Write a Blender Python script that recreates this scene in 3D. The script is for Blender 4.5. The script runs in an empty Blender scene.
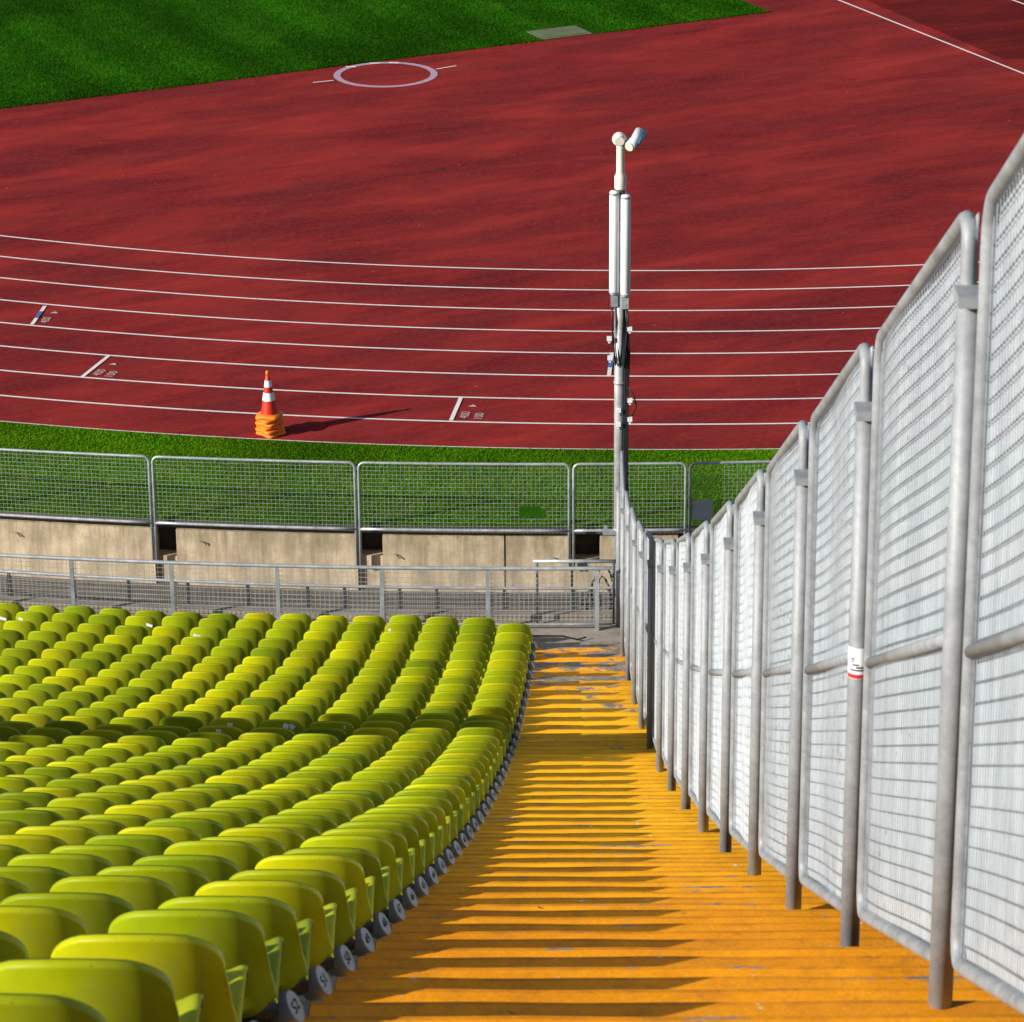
import bpy, bmesh, math, random
import numpy as np
from mathutils import Vector, Matrix
R = math.radians
random.seed(7); rng = np.random.default_rng(7)
S = bpy.context.scene
COL = S.collection

# ------------------------------------------------------------------ camera numbers
F, PITCH, ROLL, H = 3450.0, 0.37262, -0.00827, 19.56673
def proj(P):
    x, y, z = P[0], P[1], P[2] - H
    d = y * math.cos(PITCH) - z * math.sin(PITCH)
    u, v = x / d, (y * math.sin(PITCH) + z * math.cos(PITCH)) / d
    c, s = math.cos(-ROLL), math.sin(-ROLL)
    u, v = c * u - s * v, s * u + c * v
    return 512 + u * F, 511 - v * F, d

# ------------------------------------------------------------------ helpers
class MB:
    """collects shapes, links them as ONE mesh object"""
    def __init__(s): s.v = []; s.f = []; s.sm = []
    def face(s, pts, smooth=False):
        n = len(s.v); s.v += [tuple(p) for p in pts]; s.f.append(tuple(range(n, n + len(pts)))); s.sm.append(smooth)
    def grid(s, rows, smooth=True, close=False):
        n = len(s.v); m = len(rows[0])
        for r in rows: s.v += [tuple(p) for p in r]
        for i in range(len(rows) - 1):
            for j in range(m if close else m - 1):
                k = (j + 1) % m
                s.f.append((n + i*m + j, n + i*m + k, n + (i+1)*m + k, n + (i+1)*m + j)); s.sm.append(smooth)
    def box(s, c, size, ax=None):
        c = Vector(c); hx, hy, hz = [q / 2 for q in size]
        X, Y, Z = ax if ax else (Vector((1,0,0)), Vector((0,1,0)), Vector((0,0,1)))
        P = [c + X*sx*hx + Y*sy*hy + Z*sz*hz for sz in (-1,1) for sy in (-1,1) for sx in (-1,1)]
        n = len(s.v); s.v += [tuple(p) for p in P]
        for q in ((0,2,3,1),(4,5,7,6),(0,1,5,4),(2,6,7,3),(0,4,6,2),(1,3,7,5)):
            s.f.append(tuple(n + i for i in q)); s.sm.append(False)
    def tube(s, pts, r, n=8, closed=False, caps=True, ref=None):
        pts = [Vector(p) for p in pts]; m = len(pts); base = len(s.v)
        rr = r if isinstance(r, (list, tuple)) else [r] * m
        for i, p in enumerate(pts):
            a = pts[(i-1) % m] if (closed or i > 0) else pts[i]
            b = pts[(i+1) % m] if (closed or i < m-1) else pts[i]
            t = (b - a)
            if t.length < 1e-9: t = Vector((0,0,1))
            t.normalize()
            q = Vector(ref) if ref else (Vector((1,0,0)) if abs(t.x) < .8 else Vector((0,0,1)))
            e1 = t.cross(q)
            if e1.length < 1e-6: e1 = t.cross(Vector((0,1,.1)))
            e1.normalize(); e2 = t.cross(e1)
            for k in range(n):
                w = 2*math.pi*(k+.5)/n
                s.v.append(tuple(p + (e1*math.cos(w) + e2*math.sin(w)) * rr[i]))
        for i in range(m if closed else m-1):
            a = base + i*n; b = base + ((i+1) % m)*n
            for k in range(n):
                l = (k+1) % n
                s.f.append((a+k, a+l, b+l, b+k)); s.sm.append(n > 4)
        if caps and not closed:
            s.f.append(tuple(base + k for k in range(n-1, -1, -1))); s.sm.append(False)
            s.f.append(tuple(base + (m-1)*n + k for k in range(n))); s.sm.append(False)
    def lathe(s, c, prof, n=20, axis=None):
        c = Vector(c); rows = []
        for r, z in prof:
            rows.append([c + Vector((r*math.cos(2*math.pi*k/n), r*math.sin(2*math.pi*k/n), z)) for k in range(n)])
        s.grid(rows, True, True)
    def mesh(s, name):
        me = bpy.data.meshes.new(name); me.from_pydata(s.v, [], s.f)
        me.polygons.foreach_set('use_smooth', s.sm); me.update()
        bm = bmesh.new(); bm.from_mesh(me); bmesh.ops.recalc_face_normals(bm, faces=bm.faces); bm.to_mesh(me); bm.free()
        return me
    def build(s, name, mat, parent=None):
        me = s.mesh(name); me.materials.append(mat)
        return link(name, me, parent)
def link(name, data, parent=None):
    o = bpy.data.objects.new(name, data); COL.objects.link(o)
    if parent: o.parent = parent
    return o
def tag(o, label=None, cat=None, group=None, kind=None):
    if label: o['label'] = label
    if cat: o['category'] = cat
    if group: o['group'] = group
    if kind: o['kind'] = kind
    return o
def empty(name, loc, label, cat, group=None, rz=0):
    o = link(name, None); o.location = loc; o.rotation_euler = (0, 0, rz); o.empty_display_size = .1
    return tag(o, label, cat, group)
def local(o, mb):
    """shift world-space verts of a builder into an Empty's space (unrotated)"""
    L = o.location; mb.v = [(a-L.x, b-L.y, c-L.z) for a, b, c in mb.v]; return mb
ORD = ['first','second','third','fourth','fifth','sixth','seventh','eighth','ninth','tenth','eleventh','twelfth','thirteenth',
 'fourteenth','fifteenth','sixteenth','seventeenth','eighteenth','nineteenth','twentieth']
ORD += ['twenty-' + w for w in ORD[:9]] + ['thirtieth'] + ['thirty-' + w for w in ORD[:9]] + ['fortieth'] + ['forty-' + w for w in ORD[:9]]

# ------------------------------------------------------------------ materials
class NT:
    def __init__(s, name):
        s.m = bpy.data.materials.new(name); s.m.use_nodes = True; s.t = s.m.node_tree; s.t.nodes.clear()
        s.out = s.n('ShaderNodeOutputMaterial'); s.co = s.n('ShaderNodeTexCoord')
    def n(s, ty, **kw):
        q = s.t.nodes.new(ty)
        for k, v in kw.items(): setattr(q, k, v)
        return q
    def l(s, a, b): s.t.links.new(a, b)
    def mapping(s, scale=(1,1,1), rot=(0,0,0), src='Object'):
        q = s.n('ShaderNodeMapping'); q.inputs['Scale'].default_value = scale; q.inputs['Rotation'].default_value = rot
        s.l(s.co.outputs[src], q.inputs['Vector']); return q.outputs[0]
    def streaks(s, length, width, rot):
        q = s.n('ShaderNodeMapping', vector_type='TEXTURE'); q.inputs['Scale'].default_value = (length, width, 1); q.inputs['Rotation'].default_value = (0, 0, rot)
        s.l(s.co.outputs['Object'], q.inputs['Vector']); return q.outputs[0]
    def noise(s, scale, detail=4, rough=.6, vec=None, dist=0):
        q = s.n('ShaderNodeTexNoise'); q.inputs['Scale'].default_value = scale; q.inputs['Detail'].default_value = detail
        q.inputs['Roughness'].default_value = rough; q.inputs['Distortion'].default_value = dist
        s.l(vec if vec else s.co.outputs['Object'], q.inputs['Vector']); return q.outputs['Fac']
    def ramp(s, fac, stops):
        q = s.n('ShaderNodeValToRGB'); e = q.color_ramp.elements
        while len(e) < len(stops): e.new(.5)
        for i, (p, c) in enumerate(stops):
            e[i].position = p; e[i].color = (c[0], c[1], c[2], 1) if isinstance(c, (tuple, list)) else (c, c, c, 1)
        s.l(fac, q.inputs['Fac']); return q.outputs['Color']
    def mix(s, fac, a, b, mode='MIX'):
        q = s.n('ShaderNodeMix', data_type='RGBA', blend_type=mode)
        for sock, v in ((q.inputs[0], fac), (q.inputs[6], a), (q.inputs[7], b)):
            if isinstance(v, (int, float)): sock.default_value = v
            elif isinstance(v, (tuple, list)): sock.default_value = (v[0], v[1], v[2], 1)
            else: s.l(v, sock)
        return q.outputs[2]
    def math(s, op, a, b=0.0):
        q = s.n('ShaderNodeMath', operation=op)
        for sock, v in ((q.inputs[0], a), (q.inputs[1], b)):
            if isinstance(v, (int, float)): sock.default_value = v
            else: s.l(v, sock)
        return q.outputs[0]
    def bsdf(s, color, rough=.6, metal=0, spec=.5, bump=None, bs=.3, bd=.01):
        q = s.n('ShaderNodeBsdfPrincipled')
        for sock, v in ((q.inputs['Base Color'], color), (q.inputs['Roughness'], rough), (q.inputs['Metallic'], metal)):
            if isinstance(v, (int, float)): sock.default_value = v
            elif isinstance(v, (tuple, list)): sock.default_value = (v[0], v[1], v[2], 1)
            else: s.l(v, sock)
        q.inputs['Specular IOR Level'].default_value = spec
        if bump is not None:
            b = s.n('ShaderNodeBump'); b.inputs['Strength'].default_value = bs; b.inputs['Distance'].default_value = bd
            s.l(bump, b.inputs['Height']); s.l(b.outputs[0], q.inputs['Normal'])
        s.l(q.outputs[0], s.out.inputs[0]); return q

def mat_plain(name, col, rough=.5, metal=0, var=.25, scale=6, spec=.5):
    t = NT(name); n = t.noise(scale, 5)
    c = t.ramp(n, [(.3, tuple(v*(1-var) for v in col)), (.7, tuple(min(1, v*(1+var)) for v in col))])
    t.bsdf(c, rough, metal, spec, n, .1, .004); return t.m

def mat_track(name='track_rubber', dark=1.0):
    t = NT(name)
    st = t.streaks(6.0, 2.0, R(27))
    big = t.noise(1.2, 8, .70, st, .25)  # broad streaks: roof shade bands painted into the rubber colour, with wear
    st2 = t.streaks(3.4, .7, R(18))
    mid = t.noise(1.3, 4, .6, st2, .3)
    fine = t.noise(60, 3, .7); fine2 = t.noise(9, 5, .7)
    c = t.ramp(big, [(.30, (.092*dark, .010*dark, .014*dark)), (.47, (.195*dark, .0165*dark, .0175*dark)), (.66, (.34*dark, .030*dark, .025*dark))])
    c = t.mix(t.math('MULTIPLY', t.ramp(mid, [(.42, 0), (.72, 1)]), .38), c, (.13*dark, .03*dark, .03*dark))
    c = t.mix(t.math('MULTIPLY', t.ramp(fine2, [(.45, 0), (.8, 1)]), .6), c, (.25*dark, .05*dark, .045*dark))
    c = t.mix(.55, c, t.mix(1.0, c, t.ramp(fine, [(.25, .55), (.75, 1.45)]), 'MULTIPLY'))
    v = t.n('ShaderNodeTexVoronoi'); v.inputs['Scale'].default_value = 1.7; t.l(t.co.outputs['Object'], v.inputs['Vector'])
    c = t.mix(t.ramp(v.outputs['Distance'], [(.018, 1), (.03, 0)]), c, (.42, .25, .22))
    t.bsdf(c, .95, 0, .02, fine, .5, .01); return t.m

def mat_grass(name, base, light, dry, stripes=None):
    t = NT(name)
    f = t.noise(28, 4, .7); m = t.noise(1.3, 5, .65); big = t.noise(.22, 4, .6)
    c = t.ramp(f, [(.28, tuple(v*.45 for v in base)), (.55, base), (.8, light)])
    c = t.mix(t.math('MULTIPLY', t.ramp(m, [(.45, 0), (.75, 1)]), .4), c, dry)
    c = t.mix(.8, c, t.mix(1.0, c, t.ramp(big, [(.3, .45), (.7, 1.4)]), 'MULTIPLY'))
    if stripes:
        w = t.n('ShaderNodeTexWave', wave_type='BANDS', bands_direction='X'); w.inputs['Scale'].default_value = stripes[0]
        w.inputs['Distortion'].default_value = .8; w.inputs['Detail'].default_value = 2; w.inputs['Detail Scale'].default_value = .6
        t.l(t.mapping((1,1,1), (0,0,stripes[1])), w.inputs['Vector'])
        c = t.mix(.5, c, t.mix(1.0, c, t.ramp(w.outputs['Fac'], [(.3, .7), (.7, 1.2)]), 'MULTIPLY'))
    t.bsdf(c, .9, 0, .02, f, .8, .03); return t.m

def mat_concrete(name, col, stain=(.08,.065,.05), sc=1.0, streaks=False):
    t = NT(name)
    n1 = t.noise(2.2*sc, 6, .65); n2 = t.noise(40*sc, 4, .7)
    c = t.ramp(n1, [(.25, tuple(v*.62 for v in col)), (.55, col), (.8, tuple(min(.9, v*1.2) for v in col))])
    c = t.mix(.5, c, t.mix(1.0, c, t.ramp(n2, [(.3, .7), (.7, 1.25)]), 'MULTIPLY'))
    if streaks:
        s1 = t.noise(1.0, 5, .7, t.mapping((6, 6, .5)))
        c = t.mix(t.math('MULTIPLY', t.ramp(s1, [(.42, 0), (.7, 1)]), .75), c, stain)
        bl = t.noise(1.6, 6, .72); c = t.mix(t.math('MULTIPLY', t.ramp(bl, [(.48, 0), (.7, 1)]), .6), c, (.26, .21, .15))
        sz = t.n('ShaderNodeSeparateXYZ'); t.l(t.co.outputs['Object'], sz.inputs[0])
        tp = t.math('MULTIPLY', t.ramp(sz.outputs['Z'], [(.55, 0), (.93, 1)]), t.ramp(t.noise(1.0, 5, .75, t.mapping((5, 5, 1.6))), [(.42, 0), (.66, 1)]))
        c = t.mix(t.math('MULTIPLY', tp, .8), c, (.15, .14, .06))
        s2 = t.noise(1.0, 4, .7, t.mapping((22, 22, .8)))
        c = t.mix(t.math('MULTIPLY', t.ramp(s2, [(.55, 0), (.75, 1)]), .45), c, (.14, .13, .05))
    else:
        s1 = t.noise(.9*sc, 6, .7)
        c = t.mix(t.math('MULTIPLY', t.ramp(s1, [(.5, 0), (.75, 1)]), .7), c, stain)
    t.bsdf(c, .85, 0, .25, n2, .4, .008); return t.m

def mat_steps(name='orange_step_paint', brown=0.0, worn=0.0):
    t = NT(name)
    n1 = t.noise(1.7, 6, .7); n2 = t.noise(9, 5, .7); n3 = t.noise(55, 4, .7)
    c = t.ramp(n1, [(.3, (.64, .215, .002)), (.55, (.82, .295, .002)), (.75, (.92, .37, .003))])
    c = t.mix(.55, c, t.mix(1.0, c, t.ramp(n3, [(.3, .72), (.7, 1.2)]), 'MULTIPLY'))
    c = t.mix(t.math('MULTIPLY', t.ramp(n2, [(.52, 0), (.78, 1)]), .45), c, (.22, .085, .02))
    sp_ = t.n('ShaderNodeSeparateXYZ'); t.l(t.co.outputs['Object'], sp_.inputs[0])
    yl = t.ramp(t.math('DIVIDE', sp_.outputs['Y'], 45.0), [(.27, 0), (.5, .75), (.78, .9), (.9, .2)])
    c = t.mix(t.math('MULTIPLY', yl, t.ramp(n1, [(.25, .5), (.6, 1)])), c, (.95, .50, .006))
    if brown: c = t.mix(t.math('MULTIPLY', t.ramp(t.noise(4.5, 6, .7), [(.35, .25), (.7, 1)]), brown), c, (.36, .135, .012))  # mixes in brown, stronger on the lower treads and nosings
    conc = t.ramp(n2, [(.3, (.13,.105,.085)), (.7, (.30,.26,.22))])
    # paint worn away: more and more towards the bottom of the flight
    sep = t.n('ShaderNodeSeparateXYZ'); t.l(t.co.outputs['Object'], sep.inputs[0])
    far = t.n('ShaderNodeMapRange'); far.inputs[1].default_value = 33.0; far.inputs[2].default_value = 42.0
    far.inputs[3].default_value = 0; far.inputs[4].default_value = .19; t.l(sep.outputs['Y'], far.inputs[0])
    w = t.noise(1.25, 7, .72, t.mapping((1.0, 1.6, 1)))
    wear = t.ramp(t.math('ADD', t.math('ADD', w, worn), far.outputs[0]), [(.635, 0), (.67, 1)])
    c = t.mix(wear, c, conc)
    # droppings and specks
    for sc, lo, hi, col in ((5.5, .05, .10, (.62,.58,.52)), (13, .045, .08, (.55,.5,.42)), (8, .04, .07, (.05,.03,.02))):
        v = t.n('ShaderNodeTexVoronoi'); v.inputs['Scale'].default_value = sc; v.inputs['Randomness'].default_value = 1
        d = t.n('ShaderNodeVectorMath', operation='ADD'); t.l(t.co.outputs['Object'], d.inputs[0])
        nn = t.n('ShaderNodeTexNoise'); nn.inputs['Scale'].default_value = 14; t.l(t.co.outputs['Object'], nn.inputs['Vector'])
        sc_ = t.n('ShaderNodeVectorMath', operation='SCALE'); sc_.inputs['Scale'].default_value = .09; t.l(nn.outputs['Color'], sc_.inputs[0])
        t.l(sc_.outputs[0], d.inputs[1]); t.l(d.outputs[0], v.inputs['Vector'])
        cellr = t.n('ShaderNodeSeparateColor'); t.l(v.outputs['Color'], cellr.inputs[0])
        k = t.math('MULTIPLY', t.ramp(v.outputs['Distance'], [(lo, 1), (hi, 0)]), t.math('LESS_THAN', cellr.outputs[0], .36))
        c = t.mix(k, c, col)
    t.bsdf(c, .7, 0, .18, n3, .35, .006); return t.m

def mat_seat(name, col):
    t = NT(name)
    n = t.noise(7, 5, .65); f = t.noise(120, 3, .6)
    oi = t.n('ShaderNodeObjectInfo')
    k = t.n('ShaderNodeMapRange'); k.inputs[3].default_value = .84; k.inputs[4].default_value = 1.14; t.l(oi.outputs['Random'], k.inputs[0])
    c = t.ramp(n, [(.3, tuple(v*.88 for v in col)), (.7, tuple(v*1.1 for v in col))])
    b = t.n('ShaderNodeVectorMath', operation='SCALE'); t.l(c, b.inputs[0]); t.l(k.outputs[0], b.inputs['Scale']); c = b.outputs[0]
    d = t.noise(30, 6, .78)
    c = t.mix(t.math('MULTIPLY', t.ramp(d, [(.64, 0), (.71, 1)]), .6), c, (.06, .055, .015))
    pl = t.noise(5.5, 5, .7, t.mapping((1, 1, .6)))
    c = t.mix(t.math('MULTIPLY', t.ramp(pl, [(.5, 0), (.72, 1)]), .4), c, (.30, .27, .06))
    t.bsdf(c, t.ramp(n, [(.3, .42), (.7, .58)]), 0, .18, f, .12, .002); return t.m

def mat_galv(name='galvanised_steel', col=(.50,.51,.52), rough=.48, metal=.55):
    t = NT(name)
    v = t.n('ShaderNodeTexVoronoi'); v.inputs['Scale'].default_value = 45; t.l(t.co.outputs['Object'], v.inputs['Vector'])
    n = t.noise(5, 5, .7)
    sv = t.n('ShaderNodeSeparateColor'); t.l(v.outputs['Color'], sv.inputs[0])
    c = t.ramp(n, [(.3, tuple(q*.68 for q in col)), (.7, tuple(q*1.12 for q in col))])
    c = t.mix(.35, c, t.mix(1.0, c, t.ramp(sv.outputs[0], [(0, .8), (1, 1.15)]), 'MULTIPLY'))
    t.bsdf(c, t.ramp(n, [(.3, rough-.1), (.7, rough+.12)]), metal, .5); return t.m

def mat_sheet(name='scratched_clear_sheet', hi=.34, lo=.10):
    t = NT(name)
    sep = t.mapping((1, 3.2, .5)); n = t.noise(2.0, 6, .7, sep); f = t.noise(50, 3, .7)
    v = t.n('ShaderNodeTexVoronoi'); v.inputs['Scale'].default_value = 16; t.l(t.co.outputs['Object'], v.inputs['Vector'])
    cc = t.n('ShaderNodeSeparateColor'); t.l(v.outputs['Color'], cc.inputs[0])
    oi = t.n('ShaderNodeObjectInfo')
    few = t.math('LESS_THAN', cc.outputs[0], t.math('MULTIPLY', t.math('POWER', oi.outputs['Random'], 2.0), .5))
    dots = t.math('MULTIPLY', t.ramp(v.outputs['Distance'], [(.16, 1), (.24, 0)]), few)
    c = t.ramp(n, [(.3, (.66,.76,.85)), (.7, (.87,.93,.98))]); c = t.mix(dots, c, (.10,.09,.08))
    p = t.n('ShaderNodeBsdfPrincipled'); t.l(c, p.inputs['Base Color']); p.inputs['Roughness'].default_value = .35
    tr = t.n('ShaderNodeBsdfTranslucent'); t.l(c, tr.inputs['Color'])
    tp = t.n('ShaderNodeBsdfTransparent'); tp.inputs['Color'].default_value = (.92,.95,.95,1)
    m1 = t.n('ShaderNodeMixShader'); m1.inputs[0].default_value = .15; t.l(p.outputs[0], m1.inputs[1]); t.l(tr.outputs[0], m1.inputs[2])
    m2 = t.n('ShaderNodeMixShader')
    fac = t.math('MULTIPLY', t.ramp(n, [(.25, hi), (.75, lo)]), t.math('SUBTRACT', 1.0, dots))
    t.l(fac, m2.inputs[0]); t.l(m1.outputs[0], m2.inputs[1]); t.l(tp.outputs[0], m2.inputs[2])
    t.l(m2.outputs[0], t.out.inputs[0]); return t.m

M = {}
M['track'] = mat_track(); M['track_shade'] = mat_track('shaded_track_rubber', .55)  # second rubber is darkened to carry painted roof shade
M['infield'] = mat_grass('infield_turf', (.016,.092,.002), (.05,.185,.004), (.05,.10,.006), (.15, R(-26.2)))
M['verge'] = mat_grass('verge_turf', (.055,.17,.003), (.13,.29,.006), (.17,.22,.010))
M['blade'] = mat_grass('grass_blade', (.085,.245,.003), (.17,.37,.007), (.22,.28,.012))
M['infield_blade'] = mat_grass('infield_blade', (.022,.125,.002), (.065,.24,.005), (.06,.12,.006), (.15, R(-26.2)))
M['ground'] = mat_grass('outer_ground', (.03,.07,.015), (.06,.11,.02), (.08,.08,.03))
M['line'] = mat_plain('white_line_paint', (.72,.66,.64), .8, 0, .14, 14)
M['faded'] = mat_plain('faded_number_paint', (.50,.38,.38), .8, 0, .2, 14)
M['ring'] = mat_plain('faded_ring_paint', (.40,.26,.33), .8, 0, .2, 9)
M['blue'] = mat_plain('blue_line_paint', (.05,.12,.35), .8)
M['wall'] = mat_concrete('board_marked_concrete', (.58,.465,.32), (.22,.165,.11), 1, True)
M['conc'] = mat_concrete('terrace_concrete', (.24,.22,.20))
M['moat'] = mat_concrete('moat_concrete', (.135,.115,.098), (.06,.05,.045), 1.4)
M['deck'] = mat_concrete('deck_concrete', (.30,.255,.205), (.16,.095,.045), 1.6)
M['dark'] = mat_concrete('shaded_recess_concrete', (.10,.085,.07))  # shade of recesses, coping and drain put into a darker concrete
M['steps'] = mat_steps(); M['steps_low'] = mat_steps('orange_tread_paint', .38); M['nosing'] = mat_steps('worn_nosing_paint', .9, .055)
M['seat_lime'] = mat_seat('seat_plastic_lime_yellow', (.40,.405,.001))
M['seat_yg'] = mat_seat('seat_plastic_yellow_green', (.315,.355,.0012))
M['seat_mid'] = mat_seat('seat_plastic_mid_green', (.26,.315,.0014))
M['seat_olive'] = mat_seat('seat_plastic_olive', (.185,.25,.0018))
M['bracket'] = mat_plain('dark_bracket_steel', (.02,.022,.025), .5, .3)
M['beam'] = mat_plain('dark_beam_steel', (.028,.032,.035), .5, .3)
M['cap'] = mat_plain('grey_cap_plastic', (.20,.23,.26), .5)
M['num'] = mat_plain('number_print', (.008,.009,.02), .9, 0, .1, 6, .0)
M['galv'] = mat_galv('galvanised_steel', (.30,.315,.33), .58, .15); M['galv_wire'] = mat_galv('galvanised_wire', (.15,.16,.165), .6, .2); M['galv_mid'] = mat_galv('dull_galvanised_wire', (.40,.425,.45), .55, .1); M['galv_sunlit'] = mat_galv('sunlit_galvanised_wire', (.70,.74,.78), .55, .1)  # far upright wires: sunlight put into a paler steel colour
M['galv_far'] = mat_galv('weathered_galvanised_tube', (.42,.45,.47), .5, .4)
M['wire_far'] = mat_plain('weathered_wire', (.36,.37,.36), .55, .2)
M['rail_dark'] = mat_plain('dark_steel_post', (.08,.085,.09), .5, .4)
M['sheet'] = mat_sheet('frosted_sheet', .30, .08); M['sheet_near'] = mat_sheet('scratched_clear_sheet', .60, .30)
M['white'] = mat_plain('white_antenna_shell', (.78,.79,.78), .45, 0, .06)
M['cream'] = mat_plain('cream_housing', (.70,.66,.55), .4, 0, .08)
M['bluegrey'] = mat_plain('blue_glass_housing', (.15,.32,.5), .25, 0, .1)
M['black'] = mat_plain('black_rubber', (.012,.012,.014), .5)
M['pole'] = mat_galv('mast_pole_steel', (.42,.42,.42), .5, .3)
M['signgrey'] = mat_plain('grey_sign_back', (.42,.43,.47), .5, .2, .08)
M['boardgreen'] = mat_plain('green_board', (.018,.085,.004), .8, 0, .2, 6, .05)
M['cone_red'] = mat_plain('cone_red', (.60,.022,.006), .5, 0, .1)
M['cone_orange'] = mat_plain('cone_orange', (.88,.20,.006), .5, 0, .1)
M['cone_white'] = mat_plain('cone_reflective_white', (.82,.84,.86), .5, 0, .05)
M['paper'] = mat_plain('white_paper', (.78,.79,.80), .7, 0, .05)
M['red'] = mat_plain('red_print', (.6,.02,.02), .6)
M['hatch'] = mat_concrete('hatch_cover_concrete', (.13,.15,.075), (.08,.11,.04))
M['pylon'] = mat_plain('painted_pylon_steel', (.45,.46,.48), .5, .2)

# ------------------------------------------------------------------ ground, track, infield
def arc_pts(cx, cy, r, a0, a1, n, z):
    """angles measured from -Y (towards the stand), positive to +X"""
    return [(cx + r*math.sin(a), cy - r*math.cos(a), z) for a in [a0 + (a1-a0)*i/n for i in range(n+1)]]
def strip(cx, cy, r0, r1, a0, a1, n, z0, z1=None):
    m = MB(); m.grid([arc_pts(cx, cy, r0, a0, a1, n, z0), arc_pts(cx, cy, r1, a0, a1, n, z0 if z1 is None else z1)], False); return m
m = MB(); m.face([(-1500,-1500,-3.0),(1500,-1500,-3.0),(1500,1500,-3.0),(-1500,1500,-3.0)])
tag(m.build('ground', M['ground']), kind='structure')
WC = (1.7, 102.8); WR = 53.5           # wall line
TC = (3.683, 98.968)                   # bend centre of the track
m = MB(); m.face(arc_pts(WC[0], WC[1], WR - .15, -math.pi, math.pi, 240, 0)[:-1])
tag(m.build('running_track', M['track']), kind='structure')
for i in range(9):
    r = 36.5 + 1.22*i
    tag(strip(TC[0], TC[1], r-.028, r+.028, R(-70), R(70), 180, .008).build('lane_line', M['line']), kind='structure')
e1 = Vector((.897, .442, 0)); e2 = Vector((-.442, .897, 0)); C0 = Vector((6.47, 83.72, .010))
m = MB(); m.face([C0 - e1*40, C0, C0 + e2*60, C0 - e1*40 + e2*60])
tag(m.build('infield_grass', M['infield']), kind='structure')
def painted(name, a, b, w, z, mat):
    a = Vector((a[0], a[1], z)); b = Vector((b[0], b[1], z)); d = (b-a).normalized(); q = Vector((-d.y, d.x, 0)) * w/2
    k = MB(); k.face([a-q, b-q, b+q, a+q]); return tag(k.build(name, mat), kind='structure')
l0 = Vector((8.256,84.966)); l1 = Vector((11.828,77.327)); d = (l1-l0).normalized()
painted('boundary_line', l0 - d*20, l1 + d*4, .06, .009, M['line'])
k0 = Vector((12.585,84.81)); painted('boundary_line', k0 - d*20, k0 + d*5, .06, .009, M['line'])
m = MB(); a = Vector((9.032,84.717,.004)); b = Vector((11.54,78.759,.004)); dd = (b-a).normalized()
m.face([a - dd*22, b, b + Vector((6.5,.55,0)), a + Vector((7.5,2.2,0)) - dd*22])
tag(m.build('roof_shade_sheet', M['track_shade']), kind='structure')  # thin darker sheet that paints the roof's shadow onto the track
# throwing circle
cc = (-2.83, 77.74)
m = MB(); m.grid([arc_pts(cc[0], cc[1], 1.04, -math.pi, math.pi, 72, .009), arc_pts(cc[0], cc[1], 1.2, -math.pi, math.pi, 72, .009)], False)
tag(m.build('throwing_circle', M['ring']), kind='structure')
painted('circle_line', (-4.47,77.04), (-4.0,77.22), .05, .013, M['line'])
painted('circle_line', (-1.67,78.2), (-1.21,78.5), .05, .013, M['line'])
m = MB()
for ang in (R(195), R(172), R(228)):
    x, y = cc[0] + 1.12*math.sin(ang), cc[1] - 1.12*math.cos(ang)
    m.face([(x-.12,y-.05,.013),(x+.12,y-.05,.013),(x+.12,y+.05,.013),(x-.12,y+.05,.013)])
tag(m.build('circle_mark', M['line']), kind='structure')
# lane marks with their numbers
def text_mesh(txt, size, name, font_extrude=0):
    cu = bpy.data.curves.new(name, 'FONT'); cu.body = txt; cu.size = size; cu.align_x = 'CENTER'; cu.align_y = 'CENTER'; cu.extrude = font_extrude
    o = bpy.data.objects.new(name, cu); COL.objects.link(o)
    dg = bpy.context.evaluated_depsgraph_get(); me = bpy.data.meshes.new_from_object(o.evaluated_get(dg))
    bpy.data.objects.remove(o); return me
def lane_mark(a, b, blue, lines):
    a = Vector((*a, .012)); b = Vector((*b, .012)); painted('lane_mark', a, b, .07, .012, M['line'])
    if blue:
        painted('lane_mark', a.lerp(b, .30), a.lerp(b, .66), .075, .016, M['blue'])
    dr = (a - b).normalized(); rt = Vector((dr.y, -dr.x, 0))
    for i, (tx, off, pos) in enumerate(lines):
        me = text_mesh(tx, .22, 'lane_number'); me.materials.append(M['faded'])
        o = link('lane_number', me); c = b.lerp(a, pos) + rt*off
        o.matrix_world = Matrix.Translation((c.x, c.y, .0125)) @ Matrix.Rotation(math.atan2(dr.y, dr.x), 4, 'Z')
        tag(o, kind='structure')
    c = b.lerp(a, .62) + rt*.26; k = MB()
    if lines:
        k.face([(c - rt*.08), (c + rt*.08), (c + dr*.10)])
        tag(k.build('lane_arrow', M['faded']), kind='structure')
lane_mark((-8.573,60.603), (-8.676,59.52), True, [('400', .20, .25)])
lane_mark((-7.09,57.734), (-7.437,56.586), False, [('400', .20, .25), ('100', .44, .22)])
lane_mark((-.852,55.357), (-1.006,54.209), False, [('400', .20, .25), ('100', .44, .22)])
lane_mark((1.786,57.671), (1.697,56.435), True, [])

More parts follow.
